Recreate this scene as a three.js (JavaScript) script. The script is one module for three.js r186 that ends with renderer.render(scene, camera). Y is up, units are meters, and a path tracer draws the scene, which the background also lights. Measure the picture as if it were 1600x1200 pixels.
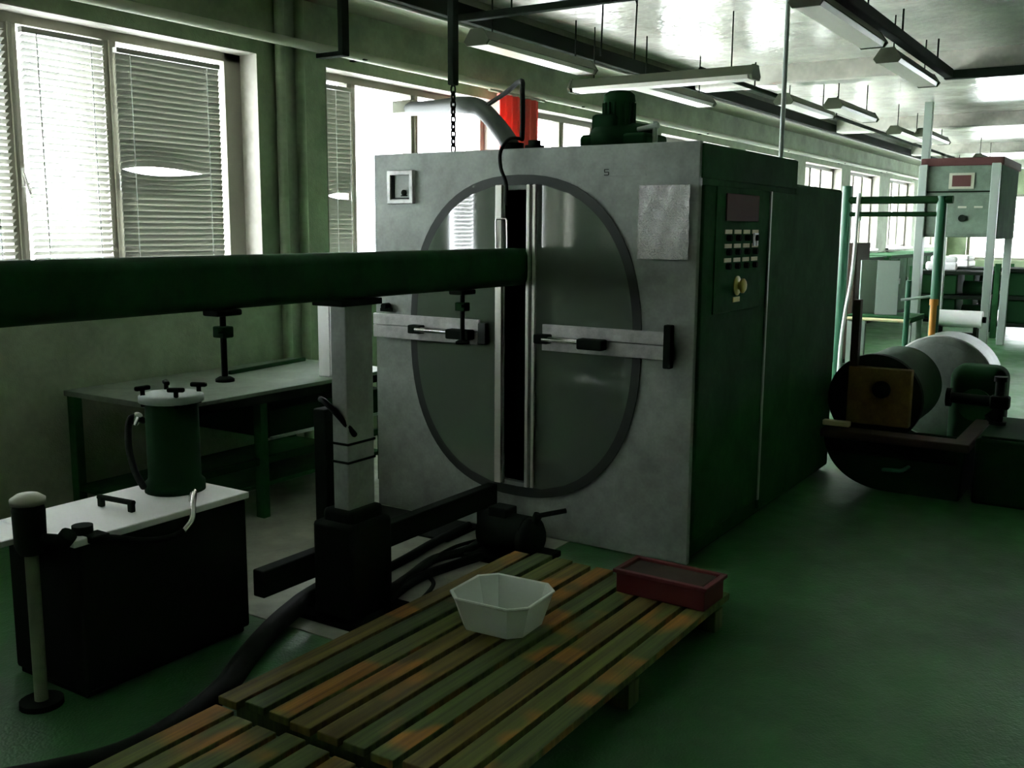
import * as THREE from 'three';
import { RoundedBoxGeometry } from 'three/addons/geometries/RoundedBoxGeometry.js';
import { mergeGeometries } from 'three/addons/utils/BufferGeometryUtils.js';

// ---------------------------------------------------------------- camera, sky, exposure
const scene = new THREE.Scene();
const camera = new THREE.PerspectiveCamera(2 * Math.atan(600 / 1560) * 180 / Math.PI, 4 / 3, 0.05, 300);
camera.position.set(0, 1.6, 0);
camera.quaternion.setFromRotationMatrix(new THREE.Matrix4().makeBasis(
  new THREE.Vector3(0.83978589, 0.00654864, -0.54287823),
  new THREE.Vector3(-0.08924691, 0.9879898, -0.12613935),
  new THREE.Vector3(0.53553211, 0.15438025, 0.83028435)));
scene.add(camera);
scene.background = new THREE.Color(0.90, 0.97, 1.0);          // overcast white sky, the only light of the hall
scene.backgroundIntensity = 6;
const renderer = new THREE.WebGLRenderer({ antialias: true });
renderer.toneMapping = THREE.LinearToneMapping;
renderer.toneMappingExposure = 5.6;
renderer.shadowMap.enabled = true;

// ---------------------------------------------------------------- helpers
let seed = 7;
const rnd = () => { seed = (seed * 1664525 + 1013904223) >>> 0; return seed / 4294967296; };
const V = (x, y, z) => new THREE.Vector3(x, y, z);
const used = new Map();
function numbered(n) { const k = used.get(n) ?? 0; used.set(n, k + 1); return k ? n + '_' + String(k).padStart(3, '0') : n; }
function boxUV(g) {                                            // uv in metres, by the face's main direction
  g = g.index ? g.toNonIndexed() : g;
  const p = g.attributes.position, uv = new Float32Array(p.count * 2), a = V(), b = V(), c = V(), n = V();
  for (let i = 0; i < p.count; i += 3) {
    a.fromBufferAttribute(p, i); b.fromBufferAttribute(p, i + 1); c.fromBufferAttribute(p, i + 2);
    n.crossVectors(b.clone().sub(a), c.clone().sub(a));
    const ax = Math.abs(n.x), ay = Math.abs(n.y), az = Math.abs(n.z);
    [a, b, c].forEach((q, j) => {
      const u = ax >= ay && ax >= az ? [q.z, q.y] : ay >= az ? [q.x, q.z] : [q.x, q.y];
      uv[(i + j) * 2] = u[0]; uv[(i + j) * 2 + 1] = u[1];
    });
  }
  g.setAttribute('uv', new THREE.BufferAttribute(uv, 2));
  for (const k of Object.keys(g.attributes)) if (!['position', 'normal', 'uv'].includes(k)) g.deleteAttribute(k);
  return g;
}
function join(gs) { gs = [].concat(gs).map(boxUV); return gs.length > 1 ? mergeGeometries(gs) : gs[0]; }
function part(name, gs, mat, parent, label) {
  const m = new THREE.Mesh(join(gs), mat); m.name = name; m.castShadow = m.receiveShadow = true;
  if (label) m.userData.label = label;
  parent.add(m); return m;
}
function tag(o, label, category, group) { o.userData = { ...o.userData, label, category }; if (group) o.userData.group = group; return o; }
function thing(name, label, category, pos = [0, 0, 0], turn = 0, group) {
  const o = new THREE.Group(); o.name = numbered(name); o.position.set(...pos); o.rotation.y = turn; scene.add(o);
  return tag(o, label, category, group);
}
function solo(name, gs, mat, label, category, pos = [0, 0, 0], turn = 0, group) {
  const m = part(numbered(name), gs, mat, scene); m.position.set(...pos); m.rotation.y = turn; return tag(m, label, category, group);
}
function struct(name, gs, mat) { const m = part(name, gs, mat, scene); m.userData.kind = 'structure'; return m; }
function copy(src, label, pos, turn = 0, group) {
  const c = src.clone(); c.name = numbered(src.name.replace(/_\d{3}$/, '')); c.position.set(...pos); c.rotation.y = turn; scene.add(c);
  c.userData = { ...src.userData, label }; if (group) c.userData.group = group; return c;
}
// boxes by extents, chamfered
function ext(x0, x1, y0, y1, z0, z1, r = 0.004) {
  const w = Math.abs(x1 - x0), h = Math.abs(y1 - y0), d = Math.abs(z1 - z0);
  const rr = Math.min(r, w / 2.01, h / 2.01, d / 2.01);
  const g = rr > 0.0004 ? new RoundedBoxGeometry(w, h, d, 1, rr) : new THREE.BoxGeometry(w, h, d);
  return g.translate((x0 + x1) / 2, (y0 + y1) / 2, (z0 + z1) / 2);
}
function rod(a, b, r, seg = 12, r2 = r) {
  a = V(...a); b = V(...b); const d = b.clone().sub(a), g = new THREE.CylinderGeometry(r2, r, d.length(), seg);
  return g.applyQuaternion(new THREE.Quaternion().setFromUnitVectors(V(0, 1, 0), d.clone().normalize())).translate((a.x + b.x) / 2, (a.y + b.y) / 2, (a.z + b.z) / 2);
}
function tube(pts, r, n = 40, seg = 10, tension = 0.5) { return new THREE.TubeGeometry(new THREE.CatmullRomCurve3(pts.map((p) => V(...p)), false, 'catmullrom', tension), n, r, seg, false); }
const capped = (pts, r, n, seg) => [tube(pts, r, n, seg), new THREE.SphereGeometry(r, seg ?? 10, 6).translate(...pts[0]), new THREE.SphereGeometry(r, seg ?? 10, 6).translate(...pts[pts.length - 1])];
function lathe(prof, seg = 28) { return new THREE.LatheGeometry(prof.map(([r, y]) => new THREE.Vector2(r, y)), seg); }
function extrude(shape, depth, bevel = 0, curve = 24) {
  return new THREE.ExtrudeGeometry(shape, { depth, bevelEnabled: bevel > 0, bevelThickness: bevel, bevelSize: bevel, bevelSegments: 2, curveSegments: curve });
}
function poly(pts, T = THREE.Shape) { const s = new T(); pts.forEach(([x, y], i) => (i ? s.lineTo(x, y) : s.moveTo(x, y))); s.closePath(); return s; }

// ---------------------------------------------------------------- procedural textures
function valueNoise(n, cx, cy, s0) {                           // tiling value noise, n x n
  const g = new Float32Array(cx * cy); let s = s0; for (let i = 0; i < g.length; i++) { s = (s * 1664525 + 1013904223) >>> 0; g[i] = s / 4294967296; }
  const out = new Float32Array(n * n), sm = (t) => t * t * (3 - 2 * t);
  for (let y = 0; y < n; y++) for (let x = 0; x < n; x++) {
    const fx = x / n * cx, fy = y / n * cy, x0 = fx | 0, y0 = fy | 0, tx = sm(fx - x0), ty = sm(fy - y0), x1 = (x0 + 1) % cx, y1 = (y0 + 1) % cy;
    out[y * n + x] = (g[y0 * cx + x0] * (1 - tx) + g[y0 * cx + x1] * tx) * (1 - ty) + (g[y1 * cx + x0] * (1 - tx) + g[y1 * cx + x1] * tx) * ty;
  }
  return out;
}
function tex(n, fn, srgb = false) {
  const d = new Uint8Array(n * n * 4);
  for (let i = 0; i < n * n; i++) { const c = fn(i); d[i * 4] = c[0]; d[i * 4 + 1] = c[1]; d[i * 4 + 2] = c[2]; d[i * 4 + 3] = 255; }
  const t = new THREE.DataTexture(d, n, n); t.wrapS = t.wrapT = THREE.RepeatWrapping; t.magFilter = THREE.LinearFilter;
  if (srgb) t.colorSpace = THREE.SRGBColorSpace; t.needsUpdate = true; return t;
}
const scaled = (t, u, v = u) => { const c = t.clone(); c.repeat.set(u, v); c.needsUpdate = true; return c; };
const N = 256, nA = valueNoise(N, 6, 6, 11), nB = valueNoise(N, 24, 24, 12), nC = valueNoise(N, 90, 90, 13), nW = valueNoise(N, 40, 3, 14), nW2 = valueNoise(N, 110, 6, 15);
const cl = (x) => Math.max(0, Math.min(255, Math.round(x)));
const mottle = tex(N, (i) => { const v = cl(255 * (0.72 + 0.28 * (0.5 * nA[i] + 0.3 * nB[i] + 0.2 * nC[i]))); return [v, v, v]; }, true);
const rough = tex(N, (i) => { const v = cl(255 * (0.6 + 0.4 * (0.5 * nA[i] + 0.5 * nB[i]))); return [v, v, v]; });
const grit = tex(N, (i) => { const v = cl(255 * (0.4 * nB[i] + 0.6 * nC[i])); return [v, v, v]; });
const floorMap = tex(N, (i) => { const v = 0.62 + 0.38 * (0.55 * nA[i] + 0.3 * nB[i] + 0.15 * nC[i]); return [cl(255 * v), cl(255 * (v * 0.99)), cl(255 * v * 0.97)]; }, true);
const grain = tex(N, (i) => { const v = 0.5 + 0.28 * nW[i] + 0.22 * nW2[i]; return [cl(255 * v), cl(250 * v), cl(238 * v)]; }, true);
const crinkle = (() => { const a = valueNoise(N, 17, 17, 31), b = valueNoise(N, 34, 34, 32); return tex(N, (i) => { const v = cl(255 * Math.abs(Math.sin(7 * a[i] + 3 * b[i]))); return [v, v, v]; }); })();

// ---------------------------------------------------------------- materials (linear base colours)
const M = {};
const mat = (name, r, g, b, o = {}) => { const m = new (o.T ?? THREE.MeshStandardMaterial)({ roughness: 0.6, metalness: 0 }); m.name = name; m.color.setRGB(r, g, b); delete o.T; Object.assign(m, o); return (M[name] = m); };
mat('floorPaint', 0.062, 0.22, 0.074, { T: THREE.MeshPhysicalMaterial, specularIntensity: 0.6, roughness: 0.5, map: scaled(floorMap, 0.35), roughnessMap: scaled(rough, 0.5), bumpMap: scaled(grit, 2), bumpScale: 0.0012 });
mat('daylitFloor', 0.52, 0.57, 0.46, { roughness: 0.6, map: scaled(floorMap, 0.5), bumpMap: scaled(grit, 2), bumpScale: 0.001 });  // floor colour lightened to carry the daylight from the windows
mat('wallPaint', 0.33, 0.41, 0.255, { roughness: 0.75, map: scaled(mottle, 0.5), bumpMap: scaled(grit, 3), bumpScale: 0.0015 });
mat('wallWhite', 0.42, 0.40, 0.34, { roughness: 0.7, map: scaled(mottle, 0.5) });
mat('ceilingPaint', 0.82, 0.81, 0.71, { roughness: 0.24, map: scaled(mottle, 0.4), roughnessMap: scaled(rough, 0.4), bumpMap: scaled(mottle, 0.35), bumpScale: 0.02 });
mat('beamPaint', 0.16, 0.19, 0.095, { roughness: 0.6, map: scaled(mottle, 0.7) });
mat('frameWood', 0.20, 0.195, 0.15, { roughness: 0.55 });
mat('glass', 1, 1, 1, { T: THREE.MeshPhysicalMaterial, roughness: 0.02, transmission: 1, thickness: 0, ior: 1.5 });
mat('slat', 0.26, 0.26, 0.22, { roughness: 0.45 });
mat('cord', 0.85, 0.85, 0.85, { roughness: 0.8 });
mat('redCloth', 0.72, 0.12, 0.09, { T: THREE.MeshPhysicalMaterial, roughness: 0.9, transmission: 0.45, thickness: 0 });
mat('whiteLaminate', 0.86, 0.87, 0.86, { roughness: 0.5 });
mat('benchTop', 0.19, 0.25, 0.18, { roughness: 0.6, map: scaled(mottle, 1.1) });
mat('cabinetGreen', 0.14, 0.21, 0.145, { roughness: 0.5, map: scaled(mottle, 1.1) });
mat('steelPaint', 0.41, 0.47, 0.41, { roughness: 0.42, map: scaled(mottle, 1.1), bumpMap: scaled(mottle, 0.8), bumpScale: 0.004 });
mat('sideGreen', 0.026, 0.105, 0.036, { T: THREE.MeshPhysicalMaterial, specularIntensity: 0.15, roughness: 0.92, map: scaled(mottle, 1.1) });
mat('leafGlass', 0.10, 0.135, 0.10, { T: THREE.MeshPhysicalMaterial, roughness: 0.05, specularIntensity: 1, ior: 1.9, clearcoat: 1, clearcoatRoughness: 0.02 });
mat('aluminium', 0.62, 0.62, 0.56, { roughness: 0.35, metalness: 0.7 });
mat('brushed', 0.72, 0.73, 0.70, { roughness: 0.38, metalness: 0.35, map: scaled(mottle, 2) });
mat('chrome', 0.75, 0.75, 0.72, { roughness: 0.15, metalness: 1 });
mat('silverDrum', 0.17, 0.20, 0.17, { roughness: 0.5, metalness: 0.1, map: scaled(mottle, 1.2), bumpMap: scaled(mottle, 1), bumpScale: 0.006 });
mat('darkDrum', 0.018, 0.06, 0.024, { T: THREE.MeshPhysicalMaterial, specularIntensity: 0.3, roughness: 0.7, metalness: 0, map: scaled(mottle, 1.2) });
mat('ductGrey', 0.035, 0.045, 0.032, { T: THREE.MeshPhysicalMaterial, specularIntensity: 0.3, roughness: 0.6 });
mat('black', 0.008, 0.013, 0.008, { T: THREE.MeshPhysicalMaterial, specularIntensity: 0.15, roughness: 0.9 });
mat('blackRubber', 0.007, 0.011, 0.007, { T: THREE.MeshPhysicalMaterial, specularIntensity: 0.25, roughness: 0.75 });
mat('gasket', 0.010, 0.02, 0.012, { roughness: 0.6 });
mat('armGreen', 0.014, 0.075, 0.022, { T: THREE.MeshPhysicalMaterial, specularIntensity: 0.25, roughness: 0.7, map: scaled(mottle, 1.3) });
mat('motorGreen', 0.008, 0.034, 0.011, { T: THREE.MeshPhysicalMaterial, specularIntensity: 0.15, roughness: 0.9 });
mat('pipeGreen', 0.013, 0.11, 0.05, { roughness: 0.5 });
mat('palePost', 0.28, 0.34, 0.29, { roughness: 0.5 });
mat('pipePaint', 0.36, 0.38, 0.28, { roughness: 0.55 });
mat('rust', 0.26, 0.17, 0.042, { roughness: 0.8, map: scaled(mottle, 4) });
mat('darkRust', 0.045, 0.028, 0.012, { roughness: 0.8, map: scaled(mottle, 4) });
mat('orange', 0.62, 0.27, 0.03, { roughness: 0.55 });
mat('yellow', 0.55, 0.42, 0.06, { roughness: 0.5 });
mat('cream', 0.62, 0.56, 0.32, { roughness: 0.6 });
mat('redPlastic', 0.11, 0.008, 0.010, { roughness: 0.55 });
mat('redDark', 0.07, 0.022, 0.018, { roughness: 0.85 });
mat('tubPlastic', 0.82, 0.90, 0.82, { T: THREE.MeshPhysicalMaterial, roughness: 0.5, transmission: 0.25, thickness: 0 });
mat('film', 0.95, 0.96, 0.95, { T: THREE.MeshPhysicalMaterial, roughness: 0.3, clearcoat: 1, clearcoatRoughness: 0.15, bumpMap: scaled(crinkle, 5), bumpScale: 0.012 });
mat('lampBody', 0.05, 0.062, 0.034, { roughness: 0.85 });
mat('lampWhite', 0.48, 0.48, 0.40, { T: THREE.MeshPhysicalMaterial, roughness: 0.35, transmission: 0.2, thickness: 0 });
mat('soil', 0.80, 0.81, 0.80, { roughness: 0.95 });
const worn = (c, q) => { const a = valueNoise(N, 3, 9, 50 + q), b = valueNoise(N, 12, 26, 60 + q); return tex(N, (i) => { const g = 0.55 + 0.26 * nW[i] + 0.19 * nW2[i], m = Math.max(0, Math.min(1, (a[i] * 0.7 + b[i] * 0.3 - 0.62) * 7)); return [0, 1, 2].map((k) => cl(255 * g * (c[k] * (1 - m) + [0.74, 0.52, 0.16][k] * m))); }, true); };   // grey-green boards worn through to orange wood
const woods = [[0.46, 0.50, 0.20], [0.38, 0.46, 0.20], [0.50, 0.45, 0.17], [0.33, 0.41, 0.18]].map((c, i) => { const t = worn(c, i); return mat('wood' + i, 1, 1, 1, { roughness: 0.8, map: scaled(t, 1.3, 0.45), bumpMap: scaled(grain, 7, 0.5), bumpScale: 0.0015 }); });
mat('woodStain', 0.42, 0.19, 0.04, { roughness: 0.75, map: scaled(grain, 7, 0.5) });

// ---------------------------------------------------------------- the hall
const XW = -5, TH = 0.35, ZN = 6.0, ZF = -29, XR = 6, CEIL = 3.25, SILL = 1.22, HEAD = 2.70;
struct('ground', ext(-90, 90, -1.2, -0.9, -120, 80, 0), M.soil);
struct('floor', ext(XW - TH, XR + TH, -0.3, 0, ZF - TH, ZN + TH, 0), M.floorPaint);
struct('floor_daylight', ext(XW, -2.44, -0.01, 0.004, -8.0, -2.74, 0), M.daylitFloor);  // window daylight on the floor, painted as a paler slab
const wins = [[3.65, 5.85], [0.85, 3.05], [-1.95, 0.28], [-4.70, -2.45], [-7.50, -5.33], [-10.3, -8.1], [-13.1, -10.9], [-15.9, -13.7], [-18.7, -16.5], [-21.6, -19.3], [-25.0, -22.5], [-28.2, -25.8]];
{ // left wall with its row of windows
  const s = poly([[ZF - TH, 0], [ZN + TH, 0], [ZN + TH, CEIL], [ZF - TH, CEIL]]);
  for (const [a, b] of wins) s.holes.push(poly([[a, SILL], [a, HEAD], [b, HEAD], [b, SILL]], THREE.Path));
  const g = extrude(s, TH); g.rotateY(-Math.PI / 2);           // shape x -> +z, depth -> -x
  struct('wall_left', g.translate(XW, 0, 0), M.wallPaint);
}
const endWins = [[-4.4, -0.6], [0.4, 4.2]];
{
  const s = poly([[XW - TH, 0], [XR + TH, 0], [XR + TH, CEIL], [XW - TH, CEIL]]);
  for (const [a, b] of endWins) s.holes.push(poly([[a, 0.85], [a, 2.55], [b, 2.55], [b, 0.85]], THREE.Path));
  struct('wall_far', extrude(s, TH).translate(0, 0, ZF - TH), M.wallPaint);
}
struct('wall_right', ext(XR, XR + TH, 0, CEIL, ZF - TH, ZN + TH, 0), M.wallPaint);
struct('wall_back', ext(XW - TH, XR + TH, 0, CEIL, ZN, ZN + TH, 0), M.wallPaint);
{
  const c = new THREE.Group(); c.name = 'ceiling'; c.userData.kind = 'structure'; scene.add(c);
  part('slab', ext(XW - TH, XR + TH, CEIL, CEIL + 0.25, ZF - TH, ZN + TH, 0), M.ceilingPaint, c);
  part('long_beam', ext(XW, -4.40, 3.10, CEIL + 0.02, ZF, ZN, 0.01), M.beamPaint, c);
  part('edge_rail', ext(-4.40, -4.34, 3.06, 3.18, ZF, ZN, 0.006), M.black, c);
  part('edge_trim', rod([-4.42, 3.06, ZN - 0.05], [-4.42, 3.06, ZF + 0.05], 0.02, 8), M.frameWood, c);
  for (const z of [-10.4, -15.9, -21.3, -26.6, 0.6]) part('cross_beam', ext(-4.34, XR, 3.06, CEIL + 0.02, z - 0.14, z + 0.14, 0.03), M.ceilingPaint, c);
}
// windows: frame, mullions, panes, sill and handles; XG is the plane of the glass
const XG = -5.20;
const mulls = { 3: [-3.115, -3.715], 4: [-5.75, -6.50] };
wins.forEach(([a, b], i) => {
  const w = new THREE.Group(); w.name = 'window_' + (i + 1); w.userData.kind = 'structure'; scene.add(w);
  const e = 0.06, ej = i === 3 ? 0.14 : e, m = mulls[i] ?? [a + (b - a) * 0.37, a + (b - a) * 0.66];
  part('frame', [ext(XG - 0.04, XG + 0.05, SILL, SILL + e, a, b), ext(XG - 0.04, XG + 0.05, HEAD - e, HEAD, a, b), ext(XG - 0.04, XG + 0.05, SILL, HEAD, a, a + ej), ext(XG - 0.04, XG + 0.05, SILL, HEAD, b - e, b)], M.frameWood, w);
  const lines = [a + ej, ...m.slice().sort((p, q) => p - q), b - e];
  for (const z of m) part('mullion', [ext(XG - 0.035, XG + 0.06, SILL + e, HEAD - e, z - 0.045, z + 0.045), ext(XG + 0.06, XG + 0.075, SILL + e, HEAD - e, z - 0.012, z + 0.012)], M.frameWood, w);
  for (let k = 0; k < 3; k++) {
    const p0 = lines[k] + (k ? 0.045 : 0), p1 = lines[k + 1] - (k < 2 ? 0.045 : 0);
    part('pane', ext(XG - 0.028, XG - 0.022, SILL + e, HEAD - e, p0, p1, 0), M.glass, w);
  }
  part('reveal_lining', [ext(XG + 0.05, XW + 0.004, SILL, HEAD, a, a + 0.006, 0), ext(XG + 0.05, XW + 0.004, SILL, HEAD, b - 0.006, b, 0), ext(XG + 0.05, XW + 0.004, HEAD - 0.006, HEAD, a, b, 0)], M.wallWhite, w);
  part('sill', ext(XG + 0.05, XW + 0.06, SILL - 0.03, SILL + 0.012, a + 0.005, b - 0.005, 0.006), M.whiteLaminate, w);
  if (i === 3) for (const z of m) part('handle', [ext(XG + 0.06, XG + 0.085, 1.80, 1.90, z - 0.03, z - 0.012), rod([XG + 0.085, 1.87, z - 0.02], [XG + 0.085, 1.74, z - 0.06], 0.008, 8)], M.whiteLaminate, w);
});
endWins.forEach(([a, b], i) => {
  const w = new THREE.Group(); w.name = 'window_' + (wins.length + i + 1); w.userData.kind = 'structure'; scene.add(w);
  const z = ZF - 0.2;
  part('frame', [ext(a, b, 0.85, 0.92, z - 0.04, z + 0.04), ext(a, b, 2.48, 2.55, z - 0.04, z + 0.04), ext(a, a + 0.07, 0.85, 2.55, z - 0.04, z + 0.04), ext(b - 0.07, b, 0.85, 2.55, z - 0.04, z + 0.04)], M.frameWood, w);
  for (let k = 0; k < 4; k++) {
    const p0 = a + 0.07 + k * (b - a - 0.14) / 4, p1 = a + 0.07 + (k + 1) * (b - a - 0.14) / 4;
    part('pane', ext(p0, p1, 0.92, 2.48, z - 0.012, z - 0.006, 0), M.glass, w);
    if (k) part('mullion', ext(p0 - 0.04, p0 + 0.04, 0.92, 2.48, z - 0.035, z + 0.035), M.frameWood, w);
  }
});

// ---------------------------------------------------------------- venetian blinds
// tilt 0 = slats level (open), near 1.2 = shut; gap = lens-shaped opening where slats are pushed apart
function blind(label, z0, z1, yTop, yBot, tilt, gap, group, cords) {
  const t = thing('venetian_blind', label, 'blind', [XG + 0.105, 0, (z0 + z1) / 2], 0, group), L = z1 - z0, pitch = 0.034, wd = 0.040;
  part('head_rail', ext(-0.02, 0.02, yTop - 0.03, yTop, -L / 2, L / 2), M.slat, t);
  const n = Math.floor((yTop - 0.05 - yBot) / pitch), flat = new THREE.BoxGeometry(wd, 0.0012, L).rotateZ(-tilt);
  const base = boxUV(flat);
  for (let k = 0; k < n; k++) {
    const y = yTop - 0.05 - k * pitch; let g = base;
    if (gap && Math.abs(y - gap.y) < 0.16) {
      const s = Math.sign(y - gap.y) || 1, d = Math.abs(y - gap.y) - pitch * 0.5, amp = gap.h * Math.max(0, 1 - d / 0.13);
      g = new THREE.BoxGeometry(wd, 0.0012, L, 1, 1, 40).rotateZ(-tilt);
      const p = g.attributes.position;
      for (let i = 0; i < p.count; i++) {
        const u = ((p.getZ(i) + (z0 + z1) / 2) - gap.z) / gap.w; let f = Math.max(0, 1 - Math.abs(u) ** 2.2);
        if (gap.skew) f *= 1 + gap.skew * u;
        p.setY(i, p.getY(i) + s * amp * f);
      }
      g.computeVertexNormals(); g = boxUV(g);
    }
    const m = new THREE.Mesh(g, M.slat); m.name = 'slat'; m.position.y = y; m.castShadow = m.receiveShadow = true; t.add(m);
  }
  for (const c of cords) part('ladder_cord', rod([wd * 0.45, yTop - 0.03, c * L], [wd * 0.45, yBot, c * L], 0.0035, 5), M.cord, t);
  part('bottom_rail', ext(-0.012, 0.012, yBot - 0.02, yBot, -L / 2, L / 2), M.slat, t);
  return t;
}
blind('open venetian blind glowing white, leftmost whole one in the near window', -3.635, -3.15, 2.62, 1.28, -0.55, null, 'blinds of the near window', [-0.33, 0.33]);
blind('open venetian blind cut by the left edge of the picture', -3.055, -2.52, 2.62, 1.28, -0.55, null, 'blinds of the near window', [-0.33, 0.33]);
blind('shut grey venetian blind with one bright lens-shaped gap, right side of the near window', -4.46, -3.715, 2.60, 1.28, -1.22, { y: 1.915, z: -4.02, w: 0.30, h: 0.026, skew: 0.35 }, 'blinds of the near window', [-0.36, 0.38]);
blind('narrow shut venetian blind at the left of the second window beside the machine', -5.69, -5.40, 2.60, 1.28, -1.22, { y: 1.835, z: -5.62, w: 0.2, h: 0.026 }, null, [-0.42, 0.1]);
const near = 'blinds beside and behind the camera';
blind('narrow open venetian blind on the window wall, mirrored in the left glossy door', -1.67, -1.38, 2.62, 1.28, -0.75, null, near, []);
blind('narrow open venetian blind on the window wall, mirrored in the right glossy door', -0.20, 0.03, 2.62, 1.28, -1.0, null, near, []);
for (const [a, b, l] of [[-1.89, -1.71, 'narrow shut blind left of the first open strip beside the camera'], [-1.37, -0.80, 'shut blind right of the first open strip beside the camera'], [0.04, 0.22, 'narrow shut blind at the end of the window beside the camera'], [-0.79, -0.21, 'shut blind left of the second open strip beside the camera'], [0.91, 1.62, 'shut blind in the first window behind the camera, end nearer the camera'], [1.63, 2.3, 'shut blind in the middle of the first window behind the camera'], [2.31, 2.99, 'shut blind in the first window behind the camera, end farther back'], [3.71, 4.7, 'shut blind in the rearmost window, end nearer the camera'], [4.71, 5.79, 'shut blind in the rearmost window, end at the back wall']]) blind(l, a, b, 2.62, 1.28, -1.22, null, near, [-0.33, 0.33]);
{ // red curtain by the third window
  const s = new THREE.Shape(), pts = [], q = [];
  for (let i = 0; i <= 40; i++) { const z = -7.94 + i * 0.0165; pts.push([z, 0.028 * Math.sin(i * 1.05)]); }
  pts.forEach(([z, x], i) => (i ? s.lineTo(z, x) : s.moveTo(z, x)));
  for (let i = 40; i >= 0; i--) s.lineTo(pts[i][0], pts[i][1] + 0.006);
  const g = extrude(s, 1.55).rotateX(Math.PI / 2).rotateY(-Math.PI / 2);   // z -> along the wall
  const cur = thing('red_curtain', 'bright red curtain hanging at a far window above the machine', 'curtain', [-4.86, 2.73, 0]);
  part('cloth', g, M.redCloth, cur);
  part('curtain_rod', rod([0, 0.015, -8.05], [0, 0.015, -7.15], 0.012, 8), M.pipePaint, cur);
}

// ---------------------------------------------------------------- pipes along the window wall
{
  const p = thing('wall_pipe', 'long pale pipe running along the wall above the windows', 'pipe');
  part('pipe_run', rod([-4.9, 2.79, 5.9], [-4.9, 2.79, -28.8], 0.032, 10), M.pipePaint, p);
  for (let z = 4; z > -28; z -= 3.2) part('clamp', ext(-5, -4.86, 2.765, 2.775, z - 0.02, z + 0.02), M.black, p);
}
const vp = solo('riser_pipe', rod([0, 0, 0], [0, 3.1, 0], 0.034, 12), M.wallPaint, 'vertical riser pipe on the pier, nearer the bright near window', 'pipe', [-4.955, 0, -4.86], 0, 'riser pipes on the pier');
copy(vp, 'vertical riser pipe on the pier, nearer the second window', [-4.955, 0, -5.04]);
solo('pipe_hanger', [ext(-0.02, 0.02, 0, 0.40, -0.035, 0.035), ext(-0.22, 0.02, 0, 0.03, -0.035, 0.035)], M.black, 'dark vertical pipe hanger dropping from the ceiling over the pier', 'bracket', [-4.68, 2.72, -5.17]);
{
  const c = thing('conduit', 'thin dark conduit running lengthwise under the ceiling', 'conduit');
  part('pipe_run', rod([-3.58, 3.0, -8.6], [-3.58, 3.0, -28.8], 0.024, 8), M.black, c);
  for (let z = -10; z > -28; z -= 3) part('hanger', rod([-3.58, 3.0, z], [-3.58, CEIL + 0.01, z], 0.008, 6), M.black, c);
}
{
  const c = thing('cross_conduit', 'dark conduit crossing under the ceiling at the top of the picture', 'conduit');
  part('pipe_run', ext(-4.34, -1.2, 3.04, 3.09, -6.04, -5.98, 0.01), M.black, c);
  for (const x of [-3.9, -3.0, -1.6]) part('hanger', rod([x, 3.08, -6.01], [x, CEIL + 0.01, -6.01], 0.006, 6), M.black, c);
}

// ---------------------------------------------------------------- hanging lamps
function makeLamp(label) {
  const t = thing('hanging_lamp', label, 'lamp', [0, 0, 0], 0, null), L = 1.58;
  const prof = poly([[-0.045, 0.075], [0.045, 0.075], [0.10, 0.0], [0.092, 0.0], [0.04, 0.066], [-0.04, 0.066], [-0.092, 0.0], [-0.10, 0.0]]);
  part('housing', extrude(prof, L).translate(0, 0, -L / 2), M.lampBody, t);
  part('diffuser', extrude(poly([[-0.088, 0.004], [0.088, 0.004], [0.075, -0.028], [-0.075, -0.028]]), L - 0.06).translate(0, 0, -L / 2 + 0.03), M.lampWhite, t);
  for (const s of [-1, 1]) part('end_cap', extrude(poly([[-0.05, 0.08], [0.05, 0.08], [0.104, 0], [0.08, -0.032], [-0.08, -0.032], [-0.104, 0]]), 0.02).translate(0, 0, s * (L / 2) - 0.01), M.lampBody, t);
  for (const s of [-1, 1]) part('wire', rod([0, 0.07, s * 0.6], [0, 0.52, s * 0.6], 0.006, 6), M.black, t);
  return t;
}
const lamp0 = makeLamp('hanging tube lamp with a bright white underside close to the window side rail');
lamp0.position.set(-4.12, 2.88, -6.70); lamp0.userData.group = 'tube lamps under the ceiling';
const lg = 'tube lamps under the ceiling';
copy(lamp0, 'hanging tube lamp set crosswise just above the motor on the machine', [-3.52, 2.76, -7.62], Math.PI / 2, lg);
copy(lamp0, 'hanging tube lamp partly hidden behind the crosswise lamp above the motor', [-3.92, 2.82, -8.8], 0, lg);
copy(lamp0, 'large dull hanging tube lamp at the top right, nearest of the right row', [-1.85, 2.90, -6.75], 0, lg);
copy(lamp0, 'dull hanging tube lamp right behind the large one at the top right', [-1.90, 2.90, -9.0], 0, lg);
copy(lamp0, 'small dark hanging tube lamp in front of the bright ceiling band', [-3.02, 2.88, -11.6], 0, lg);
copy(lamp0, 'small hanging tube lamp beside the thin vertical rod', [-3.35, 2.88, -11.0], 0, lg);
copy(lamp0, 'tiny far hanging tube lamp, left of the far pair', [-3.1, 2.88, -14.8], 0, lg);
copy(lamp0, 'tiny far hanging tube lamp, right of the far pair', [-2.85, 2.88, -15.3], 0, lg);
copy(lamp0, 'farthest tiny hanging lamp above the far control cabinet', [-2.9, 2.88, -20.5], 0, lg);
{
  const c = thing('lamp_trunking', 'dark cable trunking joining the two large lamps at the top right', 'trunking');
  part('channel', ext(-1.84, -1.76, 2.99, 3.07, -10.18, -6.2, 0.01), M.black, c);
  part('cross_channel', ext(-1.84, 5.99, 2.98, 3.06, -10.24, -10.16, 0.01), M.black, c);
  for (const z of [-6.9, -8.2, -9.6]) part('hanger', rod([-1.8, 3.06, z], [-1.8, CEIL + 0.01, z], 0.008, 6), M.black, c);
}

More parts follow.
